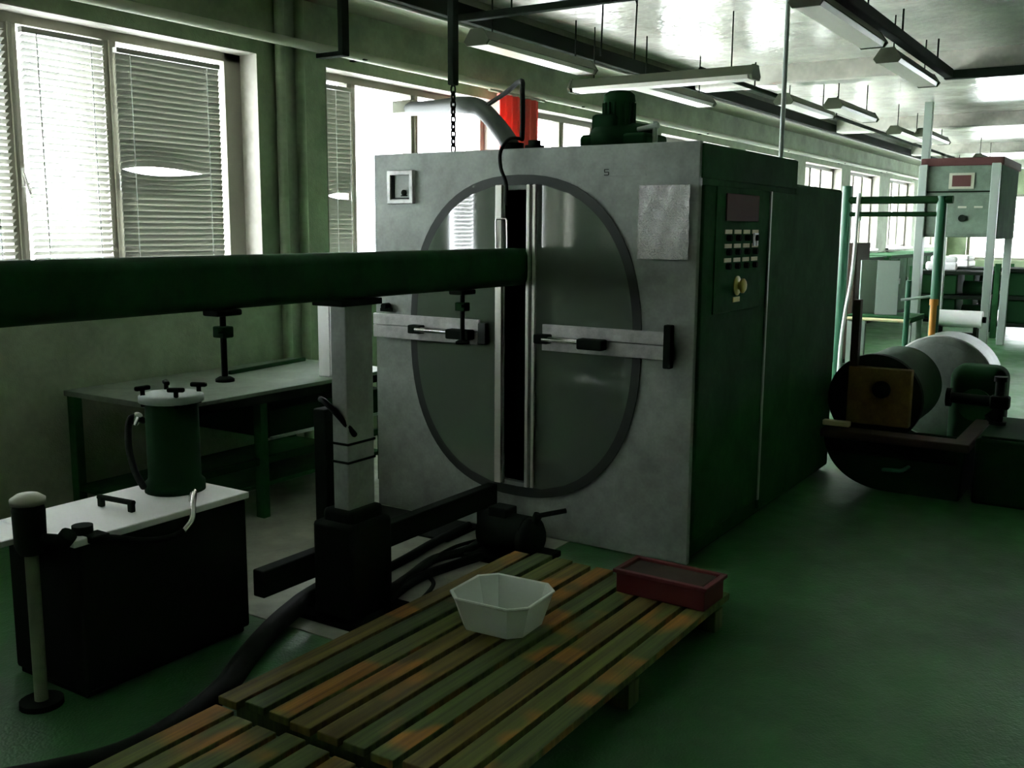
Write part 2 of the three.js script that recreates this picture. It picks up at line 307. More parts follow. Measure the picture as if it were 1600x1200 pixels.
// ---------------------------------------------------------------- the big machine
const MX0 = -3.70, MX1 = -1.79, MZ = -4.32, MT = 1.99, CX = -2.75;
{
  const t = thing('processing_machine', 'tall grey cabinet machine with a glossy split oval door and green side panels', 'machine', [CX, 0, MZ]);
  const X0 = MX0 - CX, X1 = MX1 - CX;
  const oval = (T, sx, sy, n = 2.35) => { const q = []; for (let i = 0; i < 72; i++) { const a = i / 72 * Math.PI * 2, c = Math.cos(a), s = Math.sin(a); q.push([sx * Math.sign(c) * Math.abs(c) ** (2 / n), 1.035 + sy * Math.sign(s) * Math.abs(s) ** (2 / n)]); } return poly(q, T); };
  const fs = poly([[X0, 0.012], [X1, 0.012], [X1, MT], [X0, MT]]); fs.holes.push(oval(THREE.Path, 0.63, 0.76));
  part('front_plate', extrude(fs, 0.03, 0.004).translate(0, 0, -0.034), M.steelPaint, t);
  const B = 1.43;                                              // depth of the main body
  part('shell', [ext(X0, X0 + 0.04, 0.04, MT, -B, -0.04), ext(X1 - 0.04, X1, 0.04, MT, -B, -0.04), ext(X0, X1, MT - 0.04, MT, -B, -0.04), ext(X0, X1, 0.03, 0.08, -B, -0.04), ext(X0, X1, 0.04, MT, -B, -B + 0.04)], M.sideGreen, t);
  // rear module, lower and with a sloping foot
  part('rear_module', ext(X0 + 0.12, X1 + 0.0, 0.02, 1.86, -B - 1.0, -B - 0.002, 0.02), M.sideGreen, t);
  // side doors
  const d1 = part('side_door', ext(X1 + 0.001, X1 + 0.022, 0.12, 1.80, -0.93, -0.03, 0.006), M.sideGreen, t);
  part('door_trim', ext(X1 + 0.018, X1 + 0.030, 0.12, 1.80, -0.945, -0.925, 0.003), M.palePost, d1);
  part('side_door', ext(X1 + 0.001, X1 + 0.022, 0.06, 1.80, -1.42, -0.96, 0.006), M.sideGreen, t);
  part('top_band', ext(X1 + 0.001, X1 + 0.014, 1.83, MT - 0.005, -B + 0.02, -0.02, 0.004), M.sideGreen, t);
  part('plinth', ext(X0 + 0.05, X1 - 0.03, 0, 0.05, -B - 0.9, -0.06, 0.004), M.black, t);
  // control panel on the near side door
  const cp = part('control_panel', ext(X1 + 0.022, X1 + 0.030, 1.20, 1.80, -0.80, -0.16, 0.003), M.sideGreen, t);
  part('display', ext(X1 + 0.030, X1 + 0.038, 1.64, 1.77, -0.72, -0.27, 0.003), M.redDark, cp);
  const bz = (k) => -0.31 - k * 0.125;
  for (let r = 0; r < 3; r++) for (let k = 0; k < 4; k++) {
    const y = 1.585 - r * 0.068, z = bz(k) - r * 0.0;
    part('button_label', ext(X1 + 0.030, X1 + 0.034, y - 0.006, y + 0.014, z - 0.05, z + 0.04, 0.001), M.cream, cp);
    part('button', rod([X1 + 0.03, y - 0.026, z], [X1 + 0.052, y - 0.026, z], 0.015, 12), M.black, cp);
  }
  part('key_loop', extrude((() => { const s = poly([[-0.03, -0.035], [0.03, -0.035], [0.03, 0.03], [-0.03, 0.03]]); s.holes.push(poly([[-0.012, -0.035], [-0.012, 0.01], [0.012, 0.01], [0.012, -0.035]], THREE.Path)); return s; })(), 0.008).rotateY(Math.PI / 2).translate(X1 + 0.034, 1.553, bz(3) + 0.0), M.whiteLaminate, cp);
  part('stop_button', [lathe([[0, 0.045], [0.025, 0.044], [0.036, 0.036], [0.036, 0.026], [0.02, 0.022], [0.02, 0.006], [0.048, 0.006], [0.048, 0], [0, 0]], 24).rotateZ(-Math.PI / 2).translate(X1 + 0.03, 1.325, -0.46)], M.yellow, cp, 'round yellow stop button');
  part('button_label', ext(X1 + 0.030, X1 + 0.034, 1.245, 1.27, -0.50, -0.41, 0.001), M.yellow, cp);
  // oval doors: two glossy leaves, faintly domed, with a dark slot between them
  const leaf = (s) => {
    const q = [], n = 2.35, sx = 0.655, sy = 0.785, inner = s < 0 ? -0.08 : 0.075;
    const ys = []; for (let i = 0; i <= 40; i++) ys.push(-0.985 + 1.97 * i / 40);
    const xo = (u) => sx * (1 - Math.abs(u) ** n) ** (1 / n);
    const pos = [], idx = [], NX = 2; let c = 0;
    for (const back of [0, 1]) for (const u of ys) for (let k = 0; k <= NX; k++) {
      const x1 = Math.max(xo(u), Math.abs(inner) + 0.02), x = s * (Math.abs(inner) + (x1 - Math.abs(inner)) * k / NX), y = 1.035 + u * sy;
      const dome = 0.0 * (1 - (x / sx) ** 2) * (1 - 0.6 * u * u);
      pos.push(x, y, back ? -0.002 : 0.008 + dome);
    }
    const W = NX + 1, H = ys.length, at = (b, j, k) => b * W * H + j * W + k;
    const quad = (a, b2, c2, d) => { if (s > 0) idx.push(a, b2, c2, a, c2, d); else idx.push(a, c2, b2, a, d, c2); };
    for (let j = 0; j < H - 1; j++) for (let k = 0; k < NX; k++) { quad(at(0, j, k), at(0, j, k + 1), at(0, j + 1, k + 1), at(0, j + 1, k)); quad(at(1, j, k + 1), at(1, j, k), at(1, j + 1, k), at(1, j + 1, k + 1)); }
    for (let j = 0; j < H - 1; j++) { quad(at(0, j, NX), at(1, j, NX), at(1, j + 1, NX), at(0, j + 1, NX)); quad(at(1, j, 0), at(0, j, 0), at(0, j + 1, 0), at(1, j + 1, 0)); }
    for (let k = 0; k < NX; k++) { quad(at(1, 0, k), at(1, 0, k + 1), at(0, 0, k + 1), at(0, 0, k)); quad(at(0, H - 1, k), at(0, H - 1, k + 1), at(1, H - 1, k + 1), at(1, H - 1, k)); }
    const g = new THREE.BufferGeometry(); g.setAttribute('position', new THREE.Float32BufferAttribute(pos, 3)); g.setIndex(idx); const f = g.toNonIndexed(); f.computeVertexNormals();
    return f;
  };
  const gk = oval(THREE.Shape, 0.70, 0.83); gk.holes.push(oval(THREE.Path, 0.65, 0.78));
  part('gasket', extrude(gk, 0.01).translate(0, 0, -0.003), M.gasket, t);
  const LL = part('door', leaf(-1), M.leafGlass, t), RL = part('door', leaf(1), M.leafGlass, t);
  part('edge_strip', ext(-0.118, -0.078, 0.27, 1.815, 0.026, 0.044, 0.004), M.aluminium, LL);
  part('edge_strip', [ext(0.072, 0.092, 0.27, 1.815, 0.026, 0.05, 0.004), ext(0.104, 0.122, 0.27, 1.815, 0.026, 0.042, 0.004)], M.aluminium, RL);
  part('wire_latch', tube([[-0.105, 1.50, 0.05], [-0.105, 1.63, 0.055], [-0.10, 1.645, 0.055], [-0.045, 1.645, 0.055], [-0.038, 1.635, 0.055], [-0.038, 1.50, 0.05]], 0.005, 60, 6, 0.1), M.chrome, LL);
  // mounting plates with handles
  const plate = (nm, p, x0, x1) => part(nm, [ext(x0, x1, 1.064, 1.125, 0.032, 0.048, 0.003), ext(x0 - 0.004, x1 - 0.012, 0.992, 1.060, 0.032, 0.044, 0.003)], M.brushed, p);
  const pl = plate('handle_plate', LL, -0.935, -0.215), pr = plate('handle_plate', RL, 0.172, 0.845);
  const handle = (p, xa, xb, big) => {
    part('handle_block', ext(xa - 0.05, xa + 0.03, 1.032, 1.078, 0.046, 0.10, 0.006), M.black, p);
    part('handle_block', ext(xb - 0.02, xb + big, 1.02, 1.072, 0.046, 0.11, 0.008), M.black, p);
    part('grip', rod([xa, 1.055, 0.092], [xb, 1.055, 0.092], 0.013, 14), M.chrome, p);
  };
  handle(pl, -0.60, -0.37, 0.13); handle(pr, 0.20, 0.42, 0.12);
  part('clamp', ext(0.835, 0.875, 0.955, 1.16, 0.02, 0.06, 0.006), M.black, t);
  part('clamp', ext(-0.215, -0.165, 1.0, 1.11, 0.03, 0.06, 0.006), M.gasket, LL);
  part('latch_knob', [rod([-0.86, 1.165, 0.0], [-0.86, 1.165, 0.05], 0.018, 12), ext(-0.90, -0.83, 1.135, 1.155, 0.0, 0.03, 0.003)], M.black, t);
  // square gauge window at the upper left
  const gz = part('gauge', (() => { const s = poly([[-0.085, -0.085], [0.085, -0.085], [0.085, 0.085], [-0.085, 0.085]]); s.holes.push(poly([[-0.068, -0.068], [-0.068, 0.068], [0.068, 0.068], [0.068, -0.068]], THREE.Path)); return extrude(s, 0.02, 0.004).translate(-0.755, 1.815, 0.0); })(), M.brushed, t);
  part('gauge_face', ext(-0.823, -0.687, 1.747, 1.883, 0.0, 0.006, 0), M.steelPaint, gz);
  part('gauge_frame', [ext(-0.823, -0.803, 1.747, 1.883, 0.004, 0.012), ext(-0.823, -0.687, 1.747, 1.759, 0.004, 0.012)], M.gasket, gz);
  part('gauge_pointer', [rod([-0.735, 1.785, 0.006], [-0.735, 1.785, 0.016], 0.016, 12), ext(-0.757, -0.713, 1.766, 1.772, 0.006, 0.014)], M.black, gz);
  part('maker_plate', ext(0.47, 0.70, 1.845, 1.885, 0.0, 0.004, 0.001), M.steelPaint, t);
  part('lettering', [ // a faint raised S, the rest of the word is worn away
    ext(0.482, 0.506, 1.876, 1.880, 0.003, 0.006), ext(0.480, 0.485, 1.866, 1.879, 0.003, 0.006), ext(0.482, 0.506, 1.863, 1.867, 0.003, 0.006), ext(0.502, 0.507, 1.852, 1.866, 0.003, 0.006), ext(0.480, 0.505, 1.850, 1.854, 0.003, 0.006)].slice(0, 5), M.gasket, t);
  part('top_knob', [rod([-0.17, MT - 0.002, -0.06], [-0.17, MT + 0.02, -0.06], 0.05, 18), rod([-0.17, MT + 0.015, -0.06], [-0.17, MT + 0.045, -0.06], 0.032, 18)].map((g) => g.translate(0.22, 0, 0)), M.black, t);
}
{ // plastic sleeve taped to the front
  const g = new THREE.PlaneGeometry(0.255, 0.34, 20, 26), p = g.attributes.position; let s = 5;
  for (let i = 0; i < p.count; i++) p.setZ(i, 0.006 + 0.006 * Math.sin(p.getX(i) * 60 + p.getY(i) * 31) * Math.sin(p.getY(i) * 53));
  g.computeVertexNormals(); const b = g.clone().translate(0, 0, -0.004);
  const t = thing('plastic_sleeve', 'crinkled clear plastic sleeve holding a paper on the machine front', 'sleeve', [-1.95, 1.63, MZ + 0.012]);
  part('film', g, M.film, t); part('paper', ext(-0.115, 0.115, -0.155, 0.155, -0.005, -0.002, 0), M.whiteLaminate, t);
}
{ // motor on the roof of the machine
  const t = thing('electric_motor', 'dark upright electric motor on the roof of the machine', 'motor', [-2.545, MT, -5.0]);
  part('base_casting', [ext(-0.21, 0.22, 0, 0.05, -0.17, 0.17, 0.01), ext(-0.17, 0.23, 0.04, 0.11, -0.14, 0.14, 0.02), lathe([[0, 0.16], [0.14, 0.15], [0.17, 0.10], [0.175, 0.0], [0, 0]], 24)], M.motorGreen, t);
  part('gearbox', [ext(-0.12, 0.03, 0.08, 0.22, -0.10, 0.10, 0.02), rod([0.03, 0.12, 0], [0.2, 0.10, 0], 0.06, 16)], M.motorGreen, t);
  part('motor_body', lathe([[0, 0.345], [0.06, 0.343], [0.083, 0.325], [0.088, 0.29], [0.082, 0.285], [0.082, 0.16], [0.095, 0.15], [0.095, 0.13], [0, 0.13]], 26), M.motorGreen, t);
  const fins = []; for (let i = 0; i < 18; i++) { const a = i / 18 * Math.PI * 2; fins.push(ext(0.08, 0.092, 0.165, 0.28, -0.003, 0.003, 0).rotateY(a)); }
  part('cooling_fins', fins, M.motorGreen, t);
  part('pipe_fitting', [rod([0.14, 0.13, 0.05], [0.26, 0.15, 0.05], 0.015, 10), rod([0.24, 0.02, 0.05], [0.24, 0.17, 0.05], 0.014, 10)], M.palePost, t);
}
{ // exhaust duct from the window to the roof
  const t = thing('exhaust_duct', 'bent grey exhaust duct from the second window down to the machine roof', 'duct');
  part('duct_tube', tube([[-4.75, 2.46, -5.95], [-4.2, 2.40, -5.55], [-3.62, 2.33, -5.05], [-3.40, 2.28, -4.93], [-3.1, 2.10, -4.72], [-2.98, 1.99, -4.62]], 0.05, 60, 14), M.ductGrey, t);
  part('collar', lathe([[0.075, 0], [0.075, 0.02], [0.056, 0.03], [0.056, 0.06]], 20).translate(-2.98, MT, -4.62), M.black, t);
  part('wall_box', ext(-4.88, -4.70, 2.43, 2.52, -6.05, -5.90, 0.01), M.pipePaint, t);
}
{
  const c = thing('hanging_cable', 'thin black cable dangling over the front edge of the machine', 'cable');
  part('cable_run', capped([[-2.80, 2.05, -4.42], [-2.825, 2.045, -4.34], [-2.825, 1.98, -4.262], [-2.82, 1.90, -4.255], [-2.785, 1.82, -4.25], [-2.78, 1.72, -4.25]], 0.009, 60, 8), M.blackRubber, c);
  part('cable_run', capped([[-3.34, 2.30, -4.90], [-3.1, 2.33, -4.72], [-2.86, 2.35, -4.50], [-2.80, 2.28, -4.42], [-2.797, 2.15, -4.42], [-2.80, 2.05, -4.42]], 0.013, 60, 8), M.blackRubber, c);
}
{ // hoist chain left, thin rod right
  const t = thing('hoist_chain', 'thick dark hoist chain hanging from the ceiling onto the machine left corner', 'chain', [-3.3, 0, -4.51]);
  part('sheath', ext(-0.02, 0.02, 2.36, CEIL + 0.01, -0.026, 0.026, 0.006), M.black, t);
  for (let i = 0; i < 9; i++) part('link', new THREE.TorusGeometry(0.017, 0.006, 6, 12).scale(0.8, 1.5, 1).rotateY(i % 2 ? Math.PI / 2 : 0).translate(0, 2.025 + i * 0.039, 0), M.black, t);
}
solo('suspension_rod', [rod([0, 1.86, 0], [0, CEIL + 0.01, 0], 0.014, 10), rod([0, 1.86, 0], [0, 1.88, 0], 0.04, 12)], M.palePost, 'thin vertical rod from the ceiling to the rear of the machine', 'rod', [-2.0, 0, -6.1]);
const wr = solo('hanging_wire', [rod([0, 0, 0], [0.015, 0.5, 0], 0.006, 6), rod([0.015, 0.36, 0], [-0.04, 0.5, 0.02], 0.005, 6)], M.black, 'forked wire dangling between the window side lamp and the motor', 'wire', [-3.33, 2.76, -6.25], 0, 'wires under the ceiling');
copy(wr, 'short straight wire in front of the bright ceiling, right of the forked one', [-3.25, 2.78, -6.6], 0.8);

// ---------------------------------------------------------------- boom arm, its column and rail
{
  const t = thing('boom_arm', 'thick dark green boom reaching from the left into the oval door', 'boom', [-2.73, 1.315, -2.5]);
  part('beam', new RoundedBoxGeometry(0.125, 0.185, 4.15, 4, 0.04).translate(0, 0.0925, 0.05), M.armGreen, t);
  part('nose', new RoundedBoxGeometry(0.10, 0.14, 0.30, 3, 0.03).translate(0, 0.0925, -2.15), M.black, t);
  part('end_plate', ext(-0.09, 0.09, -0.02, 0.21, 2.1, 2.14, 0.006), M.armGreen, t);
}
{
  const t = thing('support_column', 'grey upright column with a black base carrying the green boom', 'column', [-2.72, 0, -3.0]);
  part('shaft', ext(-0.022, 0.06, 0.44, 1.30, -0.08, 0.08, 0.006), M.steelPaint, t);
  part('cap_plate', ext(-0.08, 0.08, 1.293, 1.318, -0.12, 0.12, 0.004), M.black, t);
  part('pedestal', [ext(-0.10, 0.12, 0.0, 0.42, -0.12, 0.13, 0.02), ext(-0.07, 0.09, 0.40, 0.47, -0.10, 0.10, 0.02)], M.black, t);
  part('base_plate', ext(-0.15, 0.17, 0, 0.03, -0.17, 0.17, 0.006), M.black, t);
  part('side_conduit', ext(-0.165, -0.10, 0.02, 0.86, -0.03, 0.04, 0.006), M.black, t);
  part('cable', capped([[-0.13, 0.90, 0.03], [-0.05, 0.91, 0.095], [0.02, 0.86, 0.092], [0.068, 0.78, 0.05]], 0.012, 30, 8), M.blackRubber, t);
  for (const y of [0.66, 0.735]) part('band', ext(-0.026, 0.064, y, y + 0.010, -0.084, 0.084, 0.002), M.black, t);
}
{
  const t = thing('floor_rail', 'low black rail running along the floor under the boom to the machine', 'rail', [-2.85, 0, 0]);
  part('channel', ext(-0.03, 0.03, 0.165, 0.275, -4.24, -2.60, 0.006), M.black, t);
  for (const z of [-3.2, -4.15]) part('foot', ext(-0.025, 0.025, 0, 0.19, z - 0.025, z + 0.025, 0.004), M.black, t);
}
function jack(label, z) {
  const t = thing('screw_jack', label, 'jack', [-2.73, 1.06, z], 0, 'screw jacks under the boom');
  part('spindle', rod([0, 0.01, 0], [0, 0.24, 0], 0.011, 10), M.black, t);
  part('foot', lathe([[0, 0.02], [0.02, 0.018], [0.033, 0.010], [0.033, 0], [0, 0]], 18), M.black, t);
  part('clamp_block', [ext(-0.028, 0.028, 0.155, 0.195, -0.024, 0.024, 0.005), rod([0.02, 0.18, 0], [0.02, 0.18, 0.045], 0.008, 8)], M.motorGreen, t);
  part('socket', [ext(-0.04, 0.04, 0.232, 0.254, -0.055, 0.055, 0.006)], M.black, t);
  return t;
}
const j0 = jack('black screw jack with a round foot hanging under the boom over the bench', -2.37);
copy(j0, 'black screw jack hanging under the boom in front of the left oval door', [-2.73, 1.06, -3.80]);

// ---------------------------------------------------------------- tank, cylinder, post
{
  const t = thing('supply_tank', 'black square tank with a white lid in the left foreground', 'tank', [-3.14, 0, -2.26]);
  part('shell', ext(-0.215, 0.205, 0.02, 0.545, -0.37, 0.36, 0.012), M.black, t);
  const lid = part('lid', ext(-0.225, 0.215, 0.545, 0.572, -0.38, 0.38, 0.006), M.whiteLaminate, t);
  part('lid_extension', ext(-0.225, 0.02, 0.548, 0.570, 0.381, 0.70, 0.005), M.whiteLaminate, t);
  part('lid_handle', [ext(-0.085, -0.06, 0.572, 0.612, 0.065, 0.085, 0.005), ext(0.07, 0.095, 0.572, 0.612, 0.05, 0.07, 0.005), rod([-0.085, 0.608, 0.076], [0.095, 0.608, 0.059], 0.010, 10)], M.black, lid);
  part('latch', [rod([0.16, 0.572, 0.31], [0.16, 0.60, 0.31], 0.035, 16), ext(0.17, 0.24, 0.55, 0.575, 0.26, 0.33, 0.005)], M.black, t);
  part('skirt', ext(-0.20, 0.19, 0, 0.03, -0.35, 0.35, 0.004), M.black, t);
}
{
  const t = thing('pressure_cylinder', 'dark upright cylinder with a bolted flange lid on the black tank', 'cylinder', [-3.19, 0.572, -2.5]);
  part('barrel', lathe([[0, 0.36], [0.10, 0.36], [0.10, 0.05], [0.115, 0.035], [0.115, 0], [0, 0]], 30), M.motorGreen, t);
  const lid = part('flange_lid', lathe([[0, 0.385], [0.11, 0.385], [0.122, 0.378], [0.122, 0.355], [0.10, 0.35], [0, 0.35]], 32), M.palePost, t);
  for (let i = 0; i < 4; i++) { const a = 0.5 + i * Math.PI / 2, x = 0.105 * Math.cos(a), z = 0.105 * Math.sin(a); part('wing_nut', [rod([x, 0.34, z], [x, 0.405, z], 0.009, 8), new RoundedBoxGeometry(0.066, 0.018, 0.022, 2, 0.007).rotateY(0.6 + i).translate(x, 0.412, z)], M.black, lid); }
  part('hose', capped([[-0.10, 0.275, 0.06], [-0.125, 0.29, 0.085], [-0.135, 0.26, 0.10], [-0.12, 0.17, 0.115], [-0.07, 0.09, 0.13], [-0.01, 0.04, 0.14]], 0.013, 50, 10), M.blackRubber, t);
  part('fitting', rod([-0.13, 0.265, 0.075], [-0.105, 0.300, 0.075], 0.016, 12), M.chrome, t);
}
{
  const t = thing('drain_pipe', 'bright bent metal pipe hooking over the front edge of the tank lid', 'pipe', [-3.0, 0.572, -2.40]);
  part('bend', capped([[0.0, 0.0, -0.02], [0.01, 0.035, -0.02], [0.03, 0.04, -0.01], [0.06, 0.01, 0.02], [0.085, -0.04, 0.05], [0.09, -0.07, 0.09]], 0.011, 40, 10), M.chrome, t);
  part('hose', capped([[0.09, -0.07, 0.09], [0.09, -0.078, 0.14], [0.095, -0.07, 0.22], [0.10, -0.05, 0.30], [0.10, -0.02, 0.38], [0.09, -0.005, 0.44]], 0.010, 40, 8), M.blackRubber, t);
}
{
  const t = thing('valve_post', 'dark standpipe with a pale round cap at the left end of the black tank', 'post', [-3.04, 0, -1.80]);
  part('pipe', rod([0, 0, 0], [0, 0.64, 0], 0.022, 16), M.wallPaint, t);
  part('valve_body', lathe([[0, 0.70], [0.045, 0.70], [0.052, 0.68], [0.05, 0.56], [0.035, 0.53], [0, 0.53]], 20), M.black, t);
  part('cap', lathe([[0, 0.735], [0.035, 0.732], [0.055, 0.718], [0.055, 0.70], [0, 0.70]], 22), M.pipePaint, t);
  part('outlet', [rod([0, 0.585, 0], [0.12, 0.585, -0.05], 0.018, 10), rod([0.10, 0.57, -0.045], [0.13, 0.605, -0.055], 0.028, 12)], M.black, t);
  part('foot', rod([0, 0, 0], [0, 0.02, 0], 0.07, 18), M.black, t);
}

// ---------------------------------------------------------------- work bench against the window wall
{
  const t = thing('work_bench', 'pale work bench with dark edge under the near window', 'bench', [-4.5, 0, -3.9]);
  part('bench_top', ext(-0.41, 0.49, 0.69, 0.72, -0.95, 0.75, 0.004), M.benchTop, t);
  part('edge_bar', ext(0.47, 0.50, 0.655, 0.70, -0.95, 0.75, 0.004), M.black, t);
  for (const z of [-0.9, 0.13, 0.70]) { part('leg', ext(0.40, 0.46, 0, 0.69, z - 0.025, z + 0.025, 0.004), M.sideGreen, t); part('leg', ext(-0.42, -0.36, 0, 0.69, z - 0.025, z + 0.025, 0.004), M.sideGreen, t); }
  const d = part('drawer_box', ext(-0.3, 0.45, 0.44, 0.60, -0.88, 0.08, 0.006), M.motorGreen, t);
  part('drawer_lip', ext(0.44, 0.465, 0.435, 0.452, -0.88, 0.08, 0.003), M.palePost, d);
  part('lower_shelf', ext(-0.41, 0.40, 0.16, 0.185, -0.93, 0.72, 0.004), M.sideGreen, t);
  part('cross_bar', ext(0.41, 0.44, 0.30, 0.34, -0.93, 0.72, 0.004), M.motorGreen, t);
}
solo('steel_rule', ext(-0.012, 0.012, 0, 0.022, -0.36, 0.36, 0.003), M.motorGreen, 'dark straight bar lying on the bench near the wall', 'bar', [-4.68, 0.72, -4.42], 0.12);
{
  const t = thing('white_cabinet', 'narrow upright white box standing on the bench behind the grey column', 'box', [-4.12, 0.72, -4.40]);
  part('carcass', ext(-0.045, 0.045, 0, 0.62, -0.07, 0.07, 0.004), M.whiteLaminate, t);
  part('door', ext(0.045, 0.056, 0.01, 0.61, -0.066, 0.066, 0.004), M.whiteLaminate, t);
}

// ---------------------------------------------------------------- duckboards, tub, crate
function duckboard(label, z0, z1, x0, x1, n) {
  const t = thing('wooden_duckboard', label, 'duckboard', [(x0 + x1) / 2, 0, (z0 + z1) / 2], 0, null), w = (x1 - x0) / n, L = z1 - z0;
  for (let i = 0; i < n; i++) {
    const a = x0 - (x0 + x1) / 2 + i * w, j = rnd() * 0.006, e = (rnd() - 0.5) * 0.03;
    const b = part('board', ext(a + 0.011, a + w - 0.011, 0.088 + j, 0.116 + j, -L / 2 + e, L / 2 + e * 0.6, 0.004), woods[Math.floor(rnd() * 4)], t);
  }
  for (const f of [-0.44, 0, 0.44]) part('bearer', ext(x0 - (x0 + x1) / 2 + 0.01, x1 - (x0 + x1) / 2 - 0.01, 0, 0.088, f * L - 0.04, f * L + 0.04, 0.004), woods[3], t);
  return t;
}
duckboard('long wooden duckboard of parallel boards in front of the machine', -3.78, -2.02, -2.42, -1.36, 10);
duckboard('second wooden duckboard cut by the bottom edge of the picture', -1.96, -0.7, -2.38, -1.34, 10);
{
  const t = thing('plastic_tub', 'white translucent plastic tub with cut corners on the duckboard', 'tub', [-1.965, 0.123, -2.99], 0.05);
  const oct = (w, d, c) => [[-w + c, -d], [w - c, -d], [w, -d + c], [w, d - c], [w - c, d], [-w + c, d], [-w, d - c], [-w, -d + c]];
  const ring = (y, w, d, c) => oct(w, d, c).map(([x, z]) => [x, y, z]);
  const rings = [ring(0.003, 0.15, 0.135, 0.05), ring(0.135, 0.19, 0.175, 0.065), ring(0.145, 0.20, 0.185, 0.07), ring(0.15, 0.198, 0.183, 0.069), ring(0.148, 0.185, 0.17, 0.063), ring(0.012, 0.142, 0.127, 0.047)];
  const pos = [], tri = (a, b, c) => pos.push(...a, ...b, ...c);
  for (let r = 0; r < rings.length - 1; r++) for (let i = 0; i < 8; i++) { const a = rings[r][i], b = rings[r][(i + 1) % 8], c = rings[r + 1][(i + 1) % 8], d = rings[r + 1][i]; tri(a, c, b); tri(a, d, c); }
  for (let i = 1; i < 7; i++) { tri(rings[0][0], rings[0][i], rings[0][i + 1]); tri(rings[5][0], rings[5][i + 1], rings[5][i]); }
  const g = new THREE.BufferGeometry(); g.setAttribute('position', new THREE.Float32BufferAttribute(pos, 3)); g.computeVertexNormals();
  part('tub_wall', g.scale(0.86, 0.9, 0.86), M.tubPlastic, t);
}
{
  const t = thing('red_crate', 'dark red plastic crate at the far right corner of the duckboard', 'crate', [-1.57, 0.123, -3.63], -0.03);
  const w = 0.195, d = 0.095, h = 0.10;
  part('crate_wall', [ext(-w, w, 0, h, d - 0.012, d), ext(-w, w, 0, h, -d, -d + 0.012), ext(-w, -w + 0.012, 0, h, -d, d), ext(w - 0.012, w, 0, h, -d, d), ext(-w, w, 0, 0.012, -d, d)], M.redPlastic, t);
  part('rim', [ext(-w - 0.012, w + 0.012, h - 0.016, h, d - 0.004, d + 0.012), ext(-w - 0.012, w + 0.012, h - 0.016, h, -d - 0.012, -d + 0.004), ext(-w - 0.012, -w + 0.004, h - 0.016, h, -d, d), ext(w - 0.004, w + 0.012, h - 0.016, h, -d, d)], M.redPlastic, t);
  part('contents', ext(-w + 0.015, w - 0.02, 0.012, h - 0.006, -d + 0.015, d - 0.015, 0.01), M.darkRust, t);
}
solo('shade_mat', ext(-0.40, 0.34, 0, 0.012, -0.16, 0.16, 0.003), M.blackRubber, 'added black mat darkening the floor under the left edge of the machine front', 'mat', [-3.29, 0.004, -4.13]);  // mat added to deepen the shade at the foot of the front plate
// hoses and the pump on the floor
solo('floor_hose', capped([[-2.86, 0.10, -3.12], [-2.90, 0.05, -2.92], [-2.87, 0.045, -2.80], [-2.80, 0.045, -2.62], [-2.68, 0.045, -2.38], [-2.56, 0.045, -2.17], [-2.48, 0.045, -1.94], [-2.46, 0.045, -1.70], [-2.55, 0.045, -1.5], [-2.7, 0.045, -1.3]], 0.042, 120, 12), M.blackRubber, 'thick black hose curving across the floor from the column base to the lower left', 'hose');
{
  const t = thing('floor_pump', 'small black pump on the floor before the machine at the end of the hoses', 'pump', [-2.60, 0, -3.98]);
  part('base_plate', ext(-0.17, 0.24, 0, 0.03, -0.14, 0.16, 0.006), M.black, t);
  part('motor_drum', rod([-0.10, 0.13, 0.02], [0.14, 0.13, 0.02], 0.095, 22), M.black, t);
  part('pump_head', [lathe([[0, 0.08], [0.07, 0.075], [0.10, 0.05], [0.10, 0], [0, 0]], 22).rotateZ(-Math.PI / 2).translate(0.13, 0.12, 0.02), rod([0.17, 0.18, 0.02], [0.20, 0.245, 0.02], 0.022, 12)], M.black, t);
  part('terminal_box', ext(-0.06, 0.05, 0.205, 0.255, -0.03, 0.07, 0.008), M.black, t);
  part('lever', rod([0.19, 0.235, 0.02], [0.33, 0.275, -0.02], 0.012, 8), M.black, t);
}
const fh = [
  ['dark floor hose, upper of the three between column and pump', [[-2.66, 0.10, -3.13], [-2.88, 0.03, -3.35], [-2.92, 0.03, -3.62], [-2.96, 0.03, -3.9], [-2.98, 0.03, -4.2]]],
  ['dark floor hose, middle of the three between column and pump', [[-2.62, 0.08, -3.1], [-2.74, 0.03, -3.38], [-2.80, 0.03, -3.66], [-2.75, 0.03, -3.85], [-2.66, 0.10, -3.93]]],
  ['dark floor hose, lowest of the three between column and pump', [[-2.59, 0.05, -3.05], [-2.67, 0.03, -3.24], [-2.70, 0.03, -3.44], [-2.67, 0.03, -3.66], [-2.64, 0.03, -3.82]]]];
for (const [lb, pts] of fh) solo('pump_hose', capped(pts, 0.022, 60, 10), M.blackRubber, lb, 'hose', [0, 0, 0], 0, 'hoses between column and pump');
solo('floor_cable', capped([[-2.55, 0.20, -3.02], [-2.50, 0.06, -2.98], [-2.52, 0.012, -3.10], [-2.62, 0.012, -3.42], [-2.80, 0.012, -3.58], [-2.86, 0.012, -3.9], [-2.8, 0.012, -4.15]], 0.010, 80, 8), M.blackRubber, 'thin dark cable lying on the floor across the hoses by the column base', 'cable');

